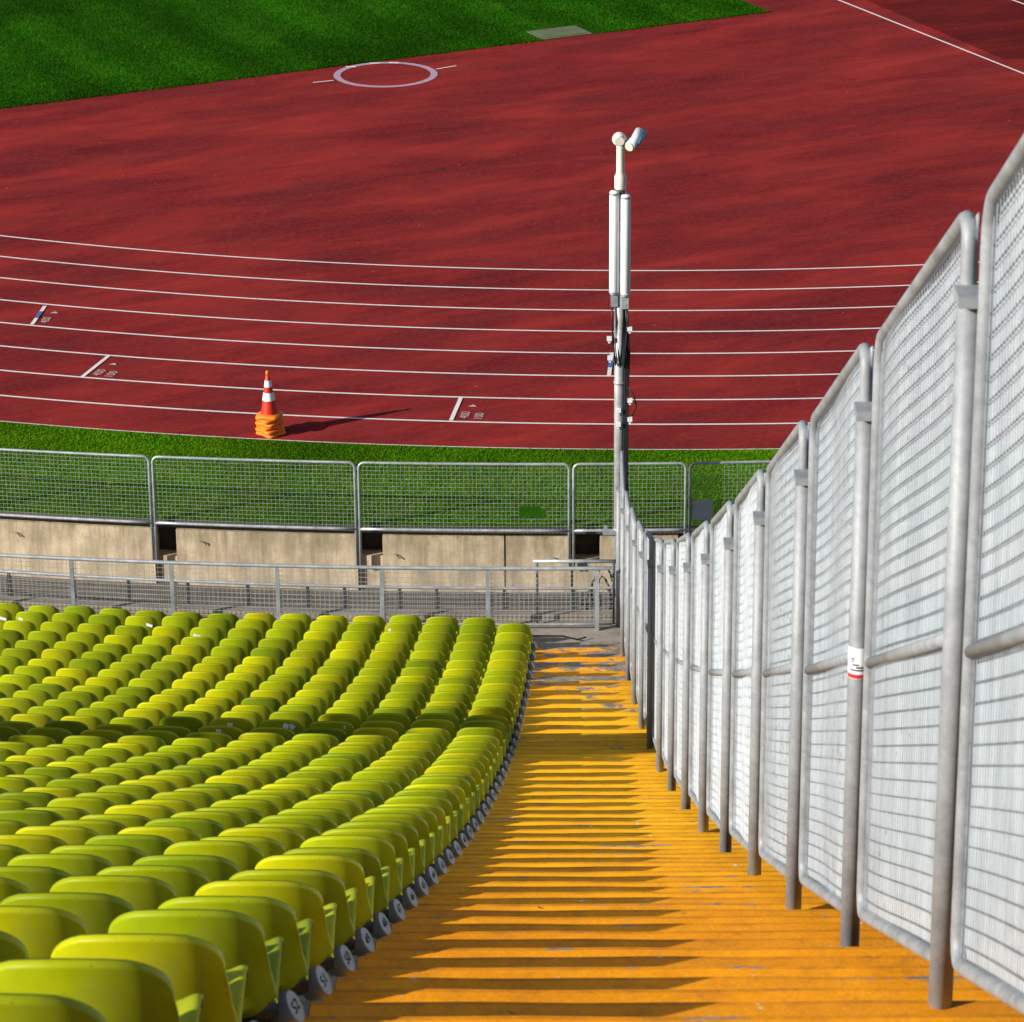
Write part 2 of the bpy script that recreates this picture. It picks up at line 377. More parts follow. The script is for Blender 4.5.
# verge: turf sheet with real blades on it
m = MB(); n = 160; rows = [[], [], [], []]
def wallp(X, off=0):
    y = WC[1] - math.sqrt((WR-off)**2 - (X-WC[0])**2); return y
def trackp(X, off=0):
    return TC[1] - math.sqrt((46.29+off)**2 - (X-TC[0])**2)
for i in range(n+1):
    X = -22 + 46*i/n; y0, y1 = wallp(X, .02), trackp(X)
    for j in range(4): rows[j].append((X, y0 + (y1-y0)*j/3, .02))
m.grid(rows, False); tag(m.build('grass_verge', M['verge']), kind='structure')
NB = 150000
X = rng.uniform(-10.5, 6.5, NB); U = rng.uniform(0, 1, NB)
y0 = WC[1] - np.sqrt(WR**2 - (X-WC[0])**2); y1 = TC[1] - np.sqrt(46.29**2 - (X-TC[0])**2)
Yb = y0 + .05 + (y1 - .05 + rng.normal(0, .022, NB) - y0 - .05) * U
th = rng.uniform(0, 2*math.pi, NB); hh = rng.uniform(.02, .05, NB); ww = rng.uniform(.004, .010, NB); ln = rng.uniform(-.04, .04, (NB, 2))
va = np.zeros((NB, 3, 3))
va[:,0] = np.c_[X + np.cos(th)*ww, Yb + np.sin(th)*ww, np.full(NB, .015)]
va[:,1] = np.c_[X - np.cos(th)*ww, Yb - np.sin(th)*ww, np.full(NB, .015)]
va[:,2] = np.c_[X + ln[:,0], Yb + ln[:,1], .015 + hh]
me = bpy.data.meshes.new('verge_blades'); me.vertices.add(NB*3); me.vertices.foreach_set('co', va.ravel())
me.loops.add(NB*3); me.loops.foreach_set('vertex_index', np.arange(NB*3, dtype=np.int32))
me.polygons.add(NB); me.polygons.foreach_set('loop_start', np.arange(0, NB*3, 3, dtype=np.int32)); me.polygons.foreach_set('loop_total', np.full(NB, 3, dtype=np.int32))
me.update(); me.validate(); me.materials.append(M['blade'])
o = link('verge_grass_blades', me); tag(o, 'short green grass growing between track and concrete wall', 'grass', kind='stuff')
def blades(name, X, Yb, z0, h0, h1, w0, w1, lean, mat, label):
    n = len(X); th = rng.uniform(0, 2*math.pi, n); hh = rng.uniform(h0, h1, n); ww = rng.uniform(w0, w1, n); ln = rng.uniform(-lean, lean, (n, 2)); v = np.zeros((n, 3, 3))
    v[:,0] = np.c_[X + np.cos(th)*ww, Yb + np.sin(th)*ww, np.full(n, z0)]; v[:,1] = np.c_[X - np.cos(th)*ww, Yb - np.sin(th)*ww, np.full(n, z0)]; v[:,2] = np.c_[X + ln[:,0], Yb + ln[:,1], z0 + hh]
    me = bpy.data.meshes.new(name); me.vertices.add(n*3); me.vertices.foreach_set('co', v.ravel()); me.loops.add(n*3); me.loops.foreach_set('vertex_index', np.arange(n*3, dtype=np.int32))
    me.polygons.add(n); me.polygons.foreach_set('loop_start', np.arange(0, n*3, 3, dtype=np.int32)); me.polygons.foreach_set('loop_total', np.full(n, 3, dtype=np.int32)); me.update(); me.validate(); me.materials.append(mat)
    tag(link(name, me), label, 'grass', kind='stuff')
nb = 200000; ua = rng.uniform(0, 22, nb); ub = np.abs(rng.uniform(-.03, 1, nb)) ** 1.25 * 11 + rng.normal(0, .03, nb)
bx = C0.x - e1.x*ua + e2.x*ub; by = C0.y - e1.y*ua + e2.y*ub
keep = (np.hypot((bx-1.24)/1.0, (by-81.68)/.75) > 1.0) & (ub > -.06)
blades('infield_grass_blades', bx[keep], by[keep], .008, .02, .045, .006, .014, .04, M['infield_blade'], 'mown grass of the infield beyond the red throwing area')
# hatch cover in the infield
t = empty('hatch_cover', (1.24, 81.68, .01), 'pale square hatch cover set in the infield grass', 'hatch', rz=R(26))
m = MB(); m.box((0,0,.004), (1.32,.95,.012)); m.build('frame', M['hatch'], t)
m = MB(); m.box((0,0,.012), (1.1,.74,.010)); m.build('lid', M['hatch'], t)

# ------------------------------------------------------------------ wall, moat
SC = (1.3, 95.0)                        # centre of the stand's rows
def sR(Y): return SC[1] - Y
wall = empty('concrete_wall', (1.6, 49.3, -1.05), 'curved beige concrete wall below the green verge fence', 'wall')
def wall_piece(x0, x1, r_in, r_out, z0, z1, mat, name):
    """block following the wall arc between two X positions"""
    k = MB(); a0 = math.asin((x0-WC[0])/WR); a1 = math.asin((x1-WC[0])/WR); n = max(2, int(abs(x1-x0)/.4))
    ring = [(r_out, z0), (r_out, z1), (r_in, z1), (r_in, z0)]
    rows = [arc_pts(WC[0], WC[1], r, a0, a1, n, z) for r, z in ring]; rows.append(rows[0])
    k.grid(rows, False)
    k.face([r[0] for r in rows[:4]]); k.face([r[-1] for r in rows[:4]][::-1])
    return local(wall, k).build(name, mat, wall)
edges = [-14.2, -11.55, -11.2, -8.79, -8.4, -5.56, -5.21, -2.39, -2.0, -.125, -.100, .90, 1.35, 2.55, 2.9, 5.75, 6.1, 9]
gaps = {(-11.55,-11.2), (-8.79,-8.4), (-5.56,-5.21), (-2.39,-2.0), (-.125,-.100), (.90,1.35), (2.55,2.9), (5.75,6.1)}
for a, b in zip(edges[:-1], edges[1:]):
    if (a, b) not in gaps:
        wall_piece(a, b, WR-.30, WR+.03, -1.2, -.13, M['wall'], 'wall_panel')
for a_, b_ in gaps:
    if b_ - a_ > .1: wall_piece(a_+.004, b_-.004, WR-.30, WR-.05 if a_ < .5 else WR+.01, -1.2, -.55 + .06*math.sin(a_*7), M['wall'], 'wall_infill')
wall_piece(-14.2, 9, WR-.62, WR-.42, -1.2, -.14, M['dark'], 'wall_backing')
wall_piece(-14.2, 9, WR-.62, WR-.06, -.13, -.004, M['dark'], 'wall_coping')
for xx, zz in ((-4.79,-.33), (-1.77,-.457), (.674,-.495), (-7.71,-.33)):
    k = MB(); y = WC[1] - math.sqrt((WR+.03)**2 - (xx-WC[0])**2)
    k.tube([(xx-.05,y+.01,zz+.02),(xx-.02,y-.03,zz+.025),(xx+.03,y-.04,zz-.01+.02*math.sin(xx)),(xx+.05,y-.03,zz-.03)], .009, 6)
    local(wall, k).build('anchor_hook', M['rail_dark'], wall)
# moat floor with a drain slot, deck with an edge
def rowstrip(Ya, Yb, za, zb, name, mat, x0=R(-16), x1=R(6), n=40):
    return strip(SC[0], SC[1], sR(Ya), sR(Yb), x0, x1, n, za, zb).build(name, mat)
FL = -1.05
tag(rowstrip(49.6, 49.08, FL, FL, 'moat_floor', M['moat']), kind='structure')
tag(rowstrip(48.74, 43.0, FL, FL, 'moat_floor', M['moat']), kind='structure')
m = MB()
m.grid([arc_pts(SC[0],SC[1],sR(49.08),R(-16),R(6),40,FL), arc_pts(SC[0],SC[1],sR(49.08),R(-16),R(6),40,FL-.4),
        arc_pts(SC[0],SC[1],sR(48.74),R(-16),R(6),40,FL-.4), arc_pts(SC[0],SC[1],sR(48.74),R(-16),R(6),40,FL)], False)
tag(m.build('moat_drain', M['dark']), kind='structure')
DK = 1.29
m = MB()
prof = [(41.45,DK-.02),(42.75,DK-.02),(42.75,DK+.06),(42.92,DK+.06),(42.92,DK-.35),(43.0,DK-.35),(43.0,FL)]
m.grid([arc_pts(SC[0],SC[1],sR(y),R(-16),R(6),40,z) for y, z in prof], False)
tag(m.build('lower_deck', M['deck']), kind='structure')

# ------------------------------------------------------------------ stand: terrace and aisle
LC = [5.81462975e-05, -1.45779658e-03, -4.51965573e-01, 1.86284852e+01]
def Lz(Y): return ((LC[0]*Y + LC[1])*Y + LC[2])*Y + LC[3]
ROWD = .8997
def Ycap(k): return 8.44 + ROWD*k
def Xais(Y): return -.877 + .0281*Y
K0, K1 = -5, 36; PH = .10
def tread(k): return Lz(Ycap(k) + ROWD/2 + PH)
m = MB(); a0, a1, n = R(-16), R(6), 60
prof = [(Ycap(K0)-ROWD/2, tread(K0)+.6)]
for k in range(K0, K1+2):
    z = tread(k) if k <= K1 else DK-.02
    ya, yb = Ycap(k)-ROWD/2+PH, Ycap(k)+ROWD/2+PH
    prof += [(ya, z), (yb, z)] if k <= K1 else [(ya, max(z, tread(K1)-.12)), (41.46, max(z, tread(K1)-.12)), (41.46, DK-.02)]
# seat-side terrace stops at the aisle edge
rows = []
for y, z in prof:
    xe = Xais(y) + .015; r = sR(y); ae = math.asin((xe - SC[0])/r); rows.append(arc_pts(SC[0], SC[1], r, R(-16), ae, 30, z))
m.grid(rows, False); tag(m.build('seating_terrace', M['conc']), kind='structure')
# orange steps: two per row, from the seats to beyond the fence
def wob(p, y): return (p[0], p[1], p[2] + .0018*math.sin(p[0]*5.1 + y*1.7) + .0012*math.sin(p[0]*11 + y*3.1))
def srow(y, z, fray=0):
    r = sR(y); A0 = math.asin((Xais(y)+.017-SC[0])/r); A1 = math.asin((2.3-SC[0])/r)
    return [wob(p, round(y, 1)) for p in arc_pts(SC[0], SC[1], r, A0, A1, 26, z)]
sm = {'steps': MB(), 'steps_low': MB(), 'nosing': MB()}
for k in range(K0, K1+1):
    y0 = Ycap(k)-ROWD/2+PH; zm = Lz(Ycap(k)+PH); zt = tread(k)
    ztop = zm + .2 if k > K0 else zm + .6
    for nm, ya, yb, z, zn in (('steps', y0, y0+ROWD/2, zm, zt), ('steps_low', y0+ROWD/2, y0+ROWD, zt, Lz(Ycap(k+1)+PH) if k < K1 else zt-.12)):
        yn = yb - .030
        sm[nm].grid([srow(ya, z), srow(yn, z)], False)
        sm['nosing'].grid([srow(yn, z), srow(yb-.010, z), srow(yb, z-.010), srow(yb, zn)], False)
q = sm['steps_low']; zt = tread(K1) - .12
q.grid([srow(Ycap(K1)+ROWD/2+PH, zt), srow(41.445+.05, zt), srow(41.46+.05, zt-.01), srow(41.46+.05, DK-.1)], False)
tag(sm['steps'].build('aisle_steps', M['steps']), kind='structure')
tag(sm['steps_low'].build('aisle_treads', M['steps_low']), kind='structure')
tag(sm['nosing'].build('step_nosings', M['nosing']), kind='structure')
m = MB(); rows = []
for k in range(K0, K1+1):
    for y, z in ((Ycap(k)-ROWD/2, tread(k)-.02), (Ycap(k)+ROWD/2, tread(k)-.02)):
        r = sR(y); rows.append(arc_pts(SC[0], SC[1], r, math.asin((2.3-SC[0])/r), R(10), 12, z))
m.grid(rows, False); tag(m.build('side_terrace', M['conc']), kind='structure')

# ------------------------------------------------------------------ seats
def gcurl(u, a0): a = abs(u); return max(0, (a-a0)/(1-a0))**2
PROF = [(-.205,.395),(-.200,.315),(-.188,.235),(-.173,.155),(-.157,.085),(-.138,.035),(-.108,.008),(-.07,.010),(-.02,.045),(.05,.062),(.13,.070),(.19,.068),(.225,.052),(.24,.02)]
NBK = 6                                  # rows 0..NBK belong to the backrest
def prof_at(s):
    i = min(int(s), len(PROF)-2); f = s - i
    a, b = PROF[i], PROF[i+1]; return a[0]+(b[0]-a[0])*f, a[1]+(b[1]-a[1])*f
def shell_pt(u, s, d=0.0):
    """u -1..1 across, s along the side profile, d thickness towards the back/underside"""
    y, z = prof_at(s); ya, za = prof_at(max(0, s-.4)); yb, zb = prof_at(min(len(PROF)-1.001, s+.4))
    ty, tz = yb-ya, zb-za; L = math.hypot(ty, tz); ny, nz = -tz/L, ty/L      # towards the sitter / up
    hip = max(0, min(1, (s-3.2)/2.0)); hw = .214 + .012*min(1, s/3) + .016*hip*(1 - .9*max(0, (s-7)/6))
    cz = 0
    if s < 4:                                                                # rounded top corners, slightly arched top edge
        k = (1 - s/4)**1.3; a = max(0, (abs(u)-.52)/.48)
        cz = -(.082*(1 - math.sqrt(max(0, 1-a*a))) + .050*u*u) * k
    pan = max(0, min(1, (s-4.0)/2.6)); curl = .072*u*u*(1 - .75*pan) + gcurl(u, .62 + .06*pan) * (1 - .72*pan*max(0, (abs(u)-.84)/.16)**2) * (.016 + .010*pan + .062*math.exp(-((s-7.0)/1.25)**2))
    lip = .013*max(0, 1 - s/.16)**2                                          # top edge rolls forward
    y += ny*curl + lip; z += nz*curl + cz
    x = u*hw*(1 + .0*s)
    y -= ny*d; z -= nz*d
    return Vector((x, y, z))
US = [-1,-.98,-.95,-.91,-.86,-.80,-.72,-.6,-.4,-.15,.15,.4,.6,.72,.80,.86,.91,.95,.98,1]
SB = [0,.03,.06,.10,.14,.18,.26,.5,.8,1.2,1.8,2.5,3.2,3.8,4.3,4.8,5.3,5.7,6]
SP = [6,6.4,6.8,7.2,7.7,8.3,9,10,11,11.6,12.1,12.6,12.98]
def shell_mesh(ss, name, mat):
    k = MB(); T = .009
    outer = [[shell_pt(u, s, T) for u in US] for s in ss]; inner = [[shell_pt(u, s, 0) for u in US] for s in ss]
    k.grid(outer); k.grid([r[::-1] for r in inner])
    def rim(a, b):
        mid = [(p+q)/2 + (p-q)*0 for p, q in zip(a, b)]; k.grid([a, b])
    rim([r[0] for r in outer], [r[0] for r in inner]); rim([r[-1] for r in inner], [r[-1] for r in outer])
    if ss[0] == 0: rim(inner[0], outer[0])
    if ss[-1] > 12: rim(outer[-1], inner[-1])
    me = k.mesh(name); bm = bmesh.new(); bm.from_mesh(me); bmesh.ops.remove_doubles(bm, verts=bm.verts, dist=.0004)
    bmesh.ops.recalc_face_normals(bm, faces=bm.faces); bm.to_mesh(me); bm.free()
    for p in me.polygons: p.use_smooth = True
    me.materials.append(mat); return me
SHADES = {'lime': ('lime-yellow', M['seat_lime']), 'yg': ('yellow-green', M['seat_yg']), 'mid': ('mid-green', M['seat_mid']), 'olive': ('olive-green', M['seat_olive'])}
SM = {k: (shell_mesh(SB, 'backrest', v[1]), shell_mesh(SP, 'seat_pan', v[1])) for k, v in SHADES.items()}
kb = MB(); kb.box((0,.02,-.005), (.07,.20,.03)); kb.box((0,.0,-.14), (.05,.09,.25)); kb.box((0,.0,-.245), (.12,.16,.012))
BR = kb.mesh('bracket'); BR.materials.append(M['bracket'])
kb = MB(); kb.box((0,0,0), (.052,.0015,.050)); STK = kb.mesh('paper_sticker'); STK.materials.append(M['paper'])
COL1 = {36:'mid',35:'yg',34:'mid',33:'yg',32:'lime',31:'mid',30:'mid',29:'lime',28:'yg',27:'mid',26:'lime',25:'mid',24:'olive',23:'mid',22:'yg',21:'yg',20:'mid',19:'lime',18:'mid',
        17:'lime',16:'mid',15:'mid',14:'lime',13:'mid',12:'mid',11:'lime',10:'mid',9:'yg',8:'mid',7:'yg',6:'yg',5:'mid',4:'lime',3:'yg',2:'lime',1:'mid',0:'mid',-1:'lime',-2:'yg',-3:'yg',-4:'mid'}
PITCHX = .482
SEATS = []
proto = None
for k in range(-3, 38):
    Yc = Ycap(k); r = sR(Yc); zc = (Lz(Yc) + .045) if k <= 36 else Lz(Yc) - .01
    tr = tread(k) if k <= 36 else tread(36) - .12
    a_edge = math.asin((Xais(Yc) - .035 - SC[0])/r)
    j = 0
    while True:
        ang = a_edge - (.222 + PITCHX*j)/r
        px = SC[0] + r*math.sin(ang); py = SC[1] - r*math.cos(ang)
        sx, sy, sd = proj((px, py, zc + .3))
        if sx < -.26/sd*F: break
        if not (k == 37 and j == 0) and sy < 1075:
            if j == 0 and k in COL1: sh = COL1[k]
            else: sh = random.choices(['lime','yg','mid','olive'], [.25,.34,.32,.09])[0]
            row = 38 - k
            where = 'in the front row beside the rail' if row == 1 else f'{ORD[row-1]} row up from the rail'
            pos = 'at the end' if j == 0 else f'{ORD[j]} in'
            lab = f'{SHADES[sh][0]} plastic seat, {pos} from the orange steps, {where}' if j else f'{SHADES[sh][0]} plastic seat next to the orange steps, {where}'
            e = empty('stadium_seat', (px, py, tr), lab, 'seat', 'green plastic seats in rows on the stand', ang)
            dz = zc - tr + random.uniform(-.006, .006)
            tilt = random.uniform(R(-2.2), R(2.2))
            for nm, me in (('backrest', SM[sh][0]), ('seat_pan', SM[sh][1]), ('bracket', BR)):
                o = link(nm, me, e); o.location = (0, 0, dz)
                if nm != 'bracket': o.rotation_euler = (tilt, 0, random.uniform(0, 0))
            SEATS.append((e, k, j, dz, tilt, (sx, sy), sh))
        j += 1
        if j > 22: break
# paper stickers on the backs of a few seats
for (qx, qy, s_, rot) in ((174,733,.75,.5),(219,733.6,.7,0),(231,727,.75,.1),(285,728.7,.7,.4),(294,733,.8,.6),(332,727.7,.7,.1),(343,729.7,.85,.5),
                          (18,618,1.5,1.5),(105,615,1.6,1.1),(155,625,1.5,1.5),(190,633,1.5,1.5),(388,624,1.5,1.4),(5,617,1.5,1.2)):
    best = None
    for q in SEATS:
        e = q[0]
        for u in (-.5, -.25, 0, .25, .5):
            P = Matrix.Rotation(e.rotation_euler.z, 4, 'Z') @ (shell_pt(u, s_, .0105) + Vector((0,0,q[3]))) + e.location
            X2, Y2, _ = proj(P); dd = math.hypot(X2-qx, Y2-qy)
            if best is None or dd < best[0]: best = (dd, q, u)
    dd, q, u = best
    o = link('paper_sticker', STK, q[0]); p = shell_pt(u, s_, .0115); o.location = p + Vector((0, -.001, q[3]))
    a = shell_pt(u, s_+.2, 0) - shell_pt(u, s_-.2, 0); o.rotation_euler = (math.atan2(a.y, -a.z) + q[4], rot if rot < 1 else rot*.2, 0)
    if rot > 1: o.scale = (2.0, 1, .8)
# beams under the rows, numbered end caps at the aisle
for k in range(-3, 38):
    Yc = Ycap(k); r = sR(Yc); zc = Lz(Yc) + .03; xe = Xais(Yc) + (.01 if k < 37 else -PITCHX - .02)
    ae = math.asin((xe - SC[0])/r); tr = tread(k) if k <= 36 else tread(36)-.12
    row = 38 - k
    lab = 'dark steel beam carrying the front row of seats by the rail' if row == 1 else f'dark steel beam with grey end cap under the {ORD[row-1]} row of seats up from the rail'
    e = empty('seat_beam', (xe, SC[1]-r*math.cos(ae), tr), lab, 'seat beam', 'beams under the seat rows')
    kk = MB(); kk.tube(arc_pts(SC[0], SC[1], r, ae - 9.5/r, ae - .030/r, 24, zc), .042, 14, ref=(0,0,1))
    for q in range(7):
        p = arc_pts(SC[0], SC[1], r, ae - (.10 + 1.45*q)/r, ae, 1, zc)[0]; kk.box((p[0], p[1], (zc+tr)/2), (.05,.06, zc-tr))
    local(e, kk).build('beam', M['beam'], e)
    th = R(-38)                                                       # the cut end faces the steps and the row above
    nrm = Vector((.87, -.14, .46)).normalized()
    c = Vector((0, 0, zc - tr)) + nrm*.004
    rx = nrm.cross(Vector((0,0,1))).normalized() * -1; up = nrm.cross(rx) * -1
    if up.z < 0: up = -up
    rx = up.cross(nrm)
    kk = MB(); N = 22
    ring = [[c + (rx*math.cos(2*math.pi*i/N)*a_ + up*math.sin(2*math.pi*i/N)*a_*1.12) + nrm*d_ for i in range(N)] for a_, d_ in ((.042,-.055),(.044,-.03),(.045,-.012),(.045,.010),(.043,.014),(.040,.0125))]
    kk.grid(ring, True, True); kk.face(ring[-1]); kk.face(ring[0][::-1])
    cap = kk.build('end_cap', M['cap'], e)
    if 0 <= 52 - (0 if k < 0 else k) and k < 34:
        me = text_mesh(str(52 - k), .050, 'number'); me.materials.append(M['num'])
        o = link('number', me, cap); rot = Matrix((rx, up, nrm)).transposed().to_4x4()
        o.matrix_local = Matrix.Translation(c + nrm*.0145) @ rot

# ------------------------------------------------------------------ tall mesh fence beside the steps
PY = [8.96 + 2.415*i for i in range(-1, 15)]
PY[-1] = 42.55
def fx(Y): return 1.236 + .0036*(Y-9) + .00006*(Y-9)**2 + .024*math.exp(-max(0, Y-8.9)/1.6)
def base(Y): return Lz(Y) if Y < 41.2 else DK
def rounded(path_fn, s0, s1, t0, t1, r, n=6):
    pts = []
    for cx, cy, a in ((s1-r, t1-r, 0), (s0+r, t1-r, 90), (s0+r, t0+r, 180), (s1-r, t0+r, 270)):
        for i in range(n+1):
            w = R(a + 90*i/n); pts.append(path_fn(cx + r*math.cos(w), cy + r*math.sin(w)))
    return pts
def hp(Y): return 2.2 + .23*math.exp(-(Y-8.96)/6)
fl = len(PY)
for i, Y in enumerate(PY):
    nearest = fl - i
    lab = f'galvanised fence post on the steps, {ORD[i-1]} one up the picture from the bottom edge' if i else 'galvanised fence post just outside the bottom right corner'
    if i == 1: lab = 'thick galvanised fence post standing on the steps nearest the camera'
    elif i == 2: lab = 'galvanised fence post carrying a white and red sticker'
    elif i == fl-1: lab = 'farthest galvanised fence post, at the foot of the steps by the rail'
    elif i > 2: lab = f'galvanised fence post, {ORD[i-3]} one beyond the post with the sticker'
    b = base(Y); x = fx(Y)
    e = empty('fence_post', (x - .006, Y, b), lab, 'post', 'posts of the tall fence beside the steps')
    k = MB(); k.tube([(0,0,-.04),(0,0,hp(Y)-.24)], .036, 18); k.build('tube', M['galv'], e)
    k = MB(); k.box((0,-.012,hp(Y)-.25), (.080,.115,.032)); k.build('clamp', M['galv'], e)
    if i == 2:
        def cyl(z0, z1, a0, a1, rr):
            q = MB(); q.grid([[(rr*math.cos(a0+(a1-a0)*t/10), rr*math.sin(a0+(a1-a0)*t/10), z) for t in range(11)] for z in (z0, z1)]); return q
        st = cyl(1.09, 1.21, R(192), R(330), .0395).build('sticker', M['paper'], e)
        cyl(1.092, 1.108, R(196), R(326), .0402).build('sticker_band', M['red'], st)
        cyl(1.175, 1.208, R(292), R(329), .0402).build('sticker_corner', M['red'], st)
        q = MB()
        for z_, aa, ab in ((1.165, 222, 242), (1.155, 227, 239), (1.142, 230, 265), (1.132, 250, 290), (1.121, 215, 295)):
            q.v += []; c1 = cyl(z_, z_+.006, R(aa), R(ab), .0403); nn = len(q.v); q.v += c1.v; q.f += [tuple(t_+nn for t_ in f_) for f_ in c1.f]; q.sm += c1.sm
        q.build('sticker_print', M['num'], st)
for i in range(fl-1):
    Ya, Yb = PY[i], PY[i+1]; za, zb = base(Ya), base(Yb)
    if i == fl-2: za, zb = base(Ya), base(Ya) - .25
    D = Yb - Ya; e_ = .065; HP = hp(Ya); dH = hp(Yb) - HP
    bow = random.uniform(.005, .011) * random.choice((1, 1, -1)); ph = random.uniform(-.4, .4)
    def P(s, t, dx=0, wav=0):
        f = max(0, min(1, s/D)); w = wav*bow*(math.sin(2*math.pi*f + ph) - math.sin(ph)) * min(1, 12*f*(1-f))
        return Vector((fx(Ya + s) + .034*f - .004 + dx + w, Ya + s, za + (zb-za)*f + t*(1 + dH/HP*f)))
    lab = ['clear sheet and mesh fence panel cut off by the right edge of the picture', 'large mesh fence panel between the two nearest posts',
           'mesh fence panel just beyond the post with the sticker'][i] if i < 3 else (f'mesh fence panel with white sheet, {ORD[i-2]} panel beyond the post with the sticker' if i < fl-2 else 'last mesh fence panel standing at the foot of the steps')
    e = empty('mesh_barrier', P(D/2, 0), lab, 'fence panel', 'panels of the tall fence beside the steps')
    k = MB(); k.tube(rounded(P, e_, D-e_, .13, HP, .11), .0235, 12, True, ref=(1,0,0)); local(e, k).build('frame', M['galv'], e)
    k = MB(); k.tube([P(e_, 1.17), P(D-e_, 1.17)], .021, 12, ref=(1,0,0)); local(e, k).build('mid_rail', M['galv'], e)
    k = MB(); near = i < 7
    nh = 36
    for q in range(1, nh):
        t = .13 + (HP-.13)*q/nh; ns = 14 if near else 8
        k.tube([P(e_ + (D-2*e_)*g/ns, t, .006, 1) for g in range(ns+1)], .0031, 4, ref=(1,0,0), caps=False)
    local(e, k).build('cross_wires', M['galv_wire'], e); k = MB()
    nv = int((D-2*e_)/.052)
    for q in range(1, nv):
        s = e_ + (D-2*e_)*q/nv
        k.tube([P(s, .14, .002, 1), P(s, HP-.01, .002, 1)], .0017 if i < 4 else .0013, 4, caps=False, ref=(1,0,0))
    local(e, k).build('upright_wires', M['galv_mid' if i < 4 else 'galv_sunlit'], e)
    k = MB(); ns = 14; rows = []
    for dx in (.016, .020):
        rows.append(([P(e_-.012 + (D-2*e_+.024)*g/ns, .13, dx, 1) for g in range(ns+1)], [P(e_-.012 + (D-2*e_+.024)*g/ns, HP-.005, dx, 1) for g in range(ns+1)]))
    k.grid([rows[0][0], rows[0][1], rows[1][1], rows[1][0], rows[0][0]], False)
    local(e, k).build('clear_sheet', M['sheet_near' if i < 2 else 'sheet'], e)

# ------------------------------------------------------------------ mesh fence on the verge
def wallq(X, t, off=.10):
    y = WC[1] - math.sqrt((WR+off)**2 - (X-WC[0])**2); return Vector((X, y, t))
VX = [(-14.95,-11.8), (-11.75,-8.62), (-8.56,-5.58), (-5.52,-2.40), (-2.34,.875), (.945,2.655), (2.725,5.85), (5.92,9.0)]
VL = ['far left mesh fence panel on the verge outside the picture edge', 'mesh fence panel on the verge left of the picture edge', 'leftmost mesh fence panel along the verge, cut by the picture edge',
      'mesh fence panel on the verge below the cone stack', 'mesh fence panel on the verge holding a dark green board', 'narrow mesh fence panel on the verge behind the camera pole',
      'mesh fence panel on the verge holding a grey plate', 'far right mesh fence panel on the verge behind the tall fence']
for (xa, xb), lab in zip(VX, VL):
    e = empty('verge_barrier', wallq((xa+xb)/2, 0), lab, 'fence panel', 'mesh fence panels along the verge')
    D = xb - xa
    def P(s, t): return wallq(xa + s, t)
    pts = []; r = .09
    for cx, cy, a in ((D-r, 1.09-r, 0), (r, 1.09-r, 90)):
        arc = [P(cx + r*math.cos(R(a+90*i/5)), cy + r*math.sin(R(a+90*i/5))) for i in range(6)]
        if a == 90: pts += [P(D - r - (D-2*r)*g/8, 1.09) for g in range(1, 8)]
        pts += arc
    pts = [P(D, -.62)] + pts + [P(0, -.62)]
    k = MB(); k.tube(pts, .022, 8, ref=(.2,1,0)); local(e, k).build('frame', M['galv_far'], e)
    k = MB(); k.tube([P(D*g/8, .0) for g in range(9)], .024, 8, ref=(0,1,0)); local(e, k).build('bottom_rail', M['galv_far'], e)
    k = MB(); nh = 17; nv = int(D/.064)
    for q in range(1, nh): k.tube([P(D*g/8, 1.09*q/nh) for g in range(9)], .0027, 4, caps=False, ref=(0,1,0))
    for q in range(1, nv): k.tube([P(D*q/nv, 0), P(D*q/nv, 1.08)], .0026, 4, caps=False, ref=(0,1,0))
    local(e, k).build('wire_mesh', M['wire_far'], e)
p = wallq(2.915, .335, .145); t = empty('notice_plate', p, 'blank grey square plate wired to the verge fence', 'sign')
k = MB(); k.box((0,0,0), (.30,.012,.32)); k.build('plate', M['signgrey'], t)
k = MB(); [k.box((sx*.12,.02,sz*.13), (.02,.05,.02)) for sx in (-1,1) for sz in (-1,1)]; k.build('clip', M['rail_dark'], t)
p = wallq(.276, .327, .145); t = empty('green_board', p, 'small dark green board fixed to the verge fence', 'board')
k = MB(); k.box((0,0,0), (.33,.012,.165)); k.build('plate', M['boardgreen'], t)
k = MB(); [k.box((sx*.13,.02,sz*.05), (.02,.05,.02)) for sx in (-1,1) for sz in (-1,1)]; k.build('clip', M['rail_dark'], t)

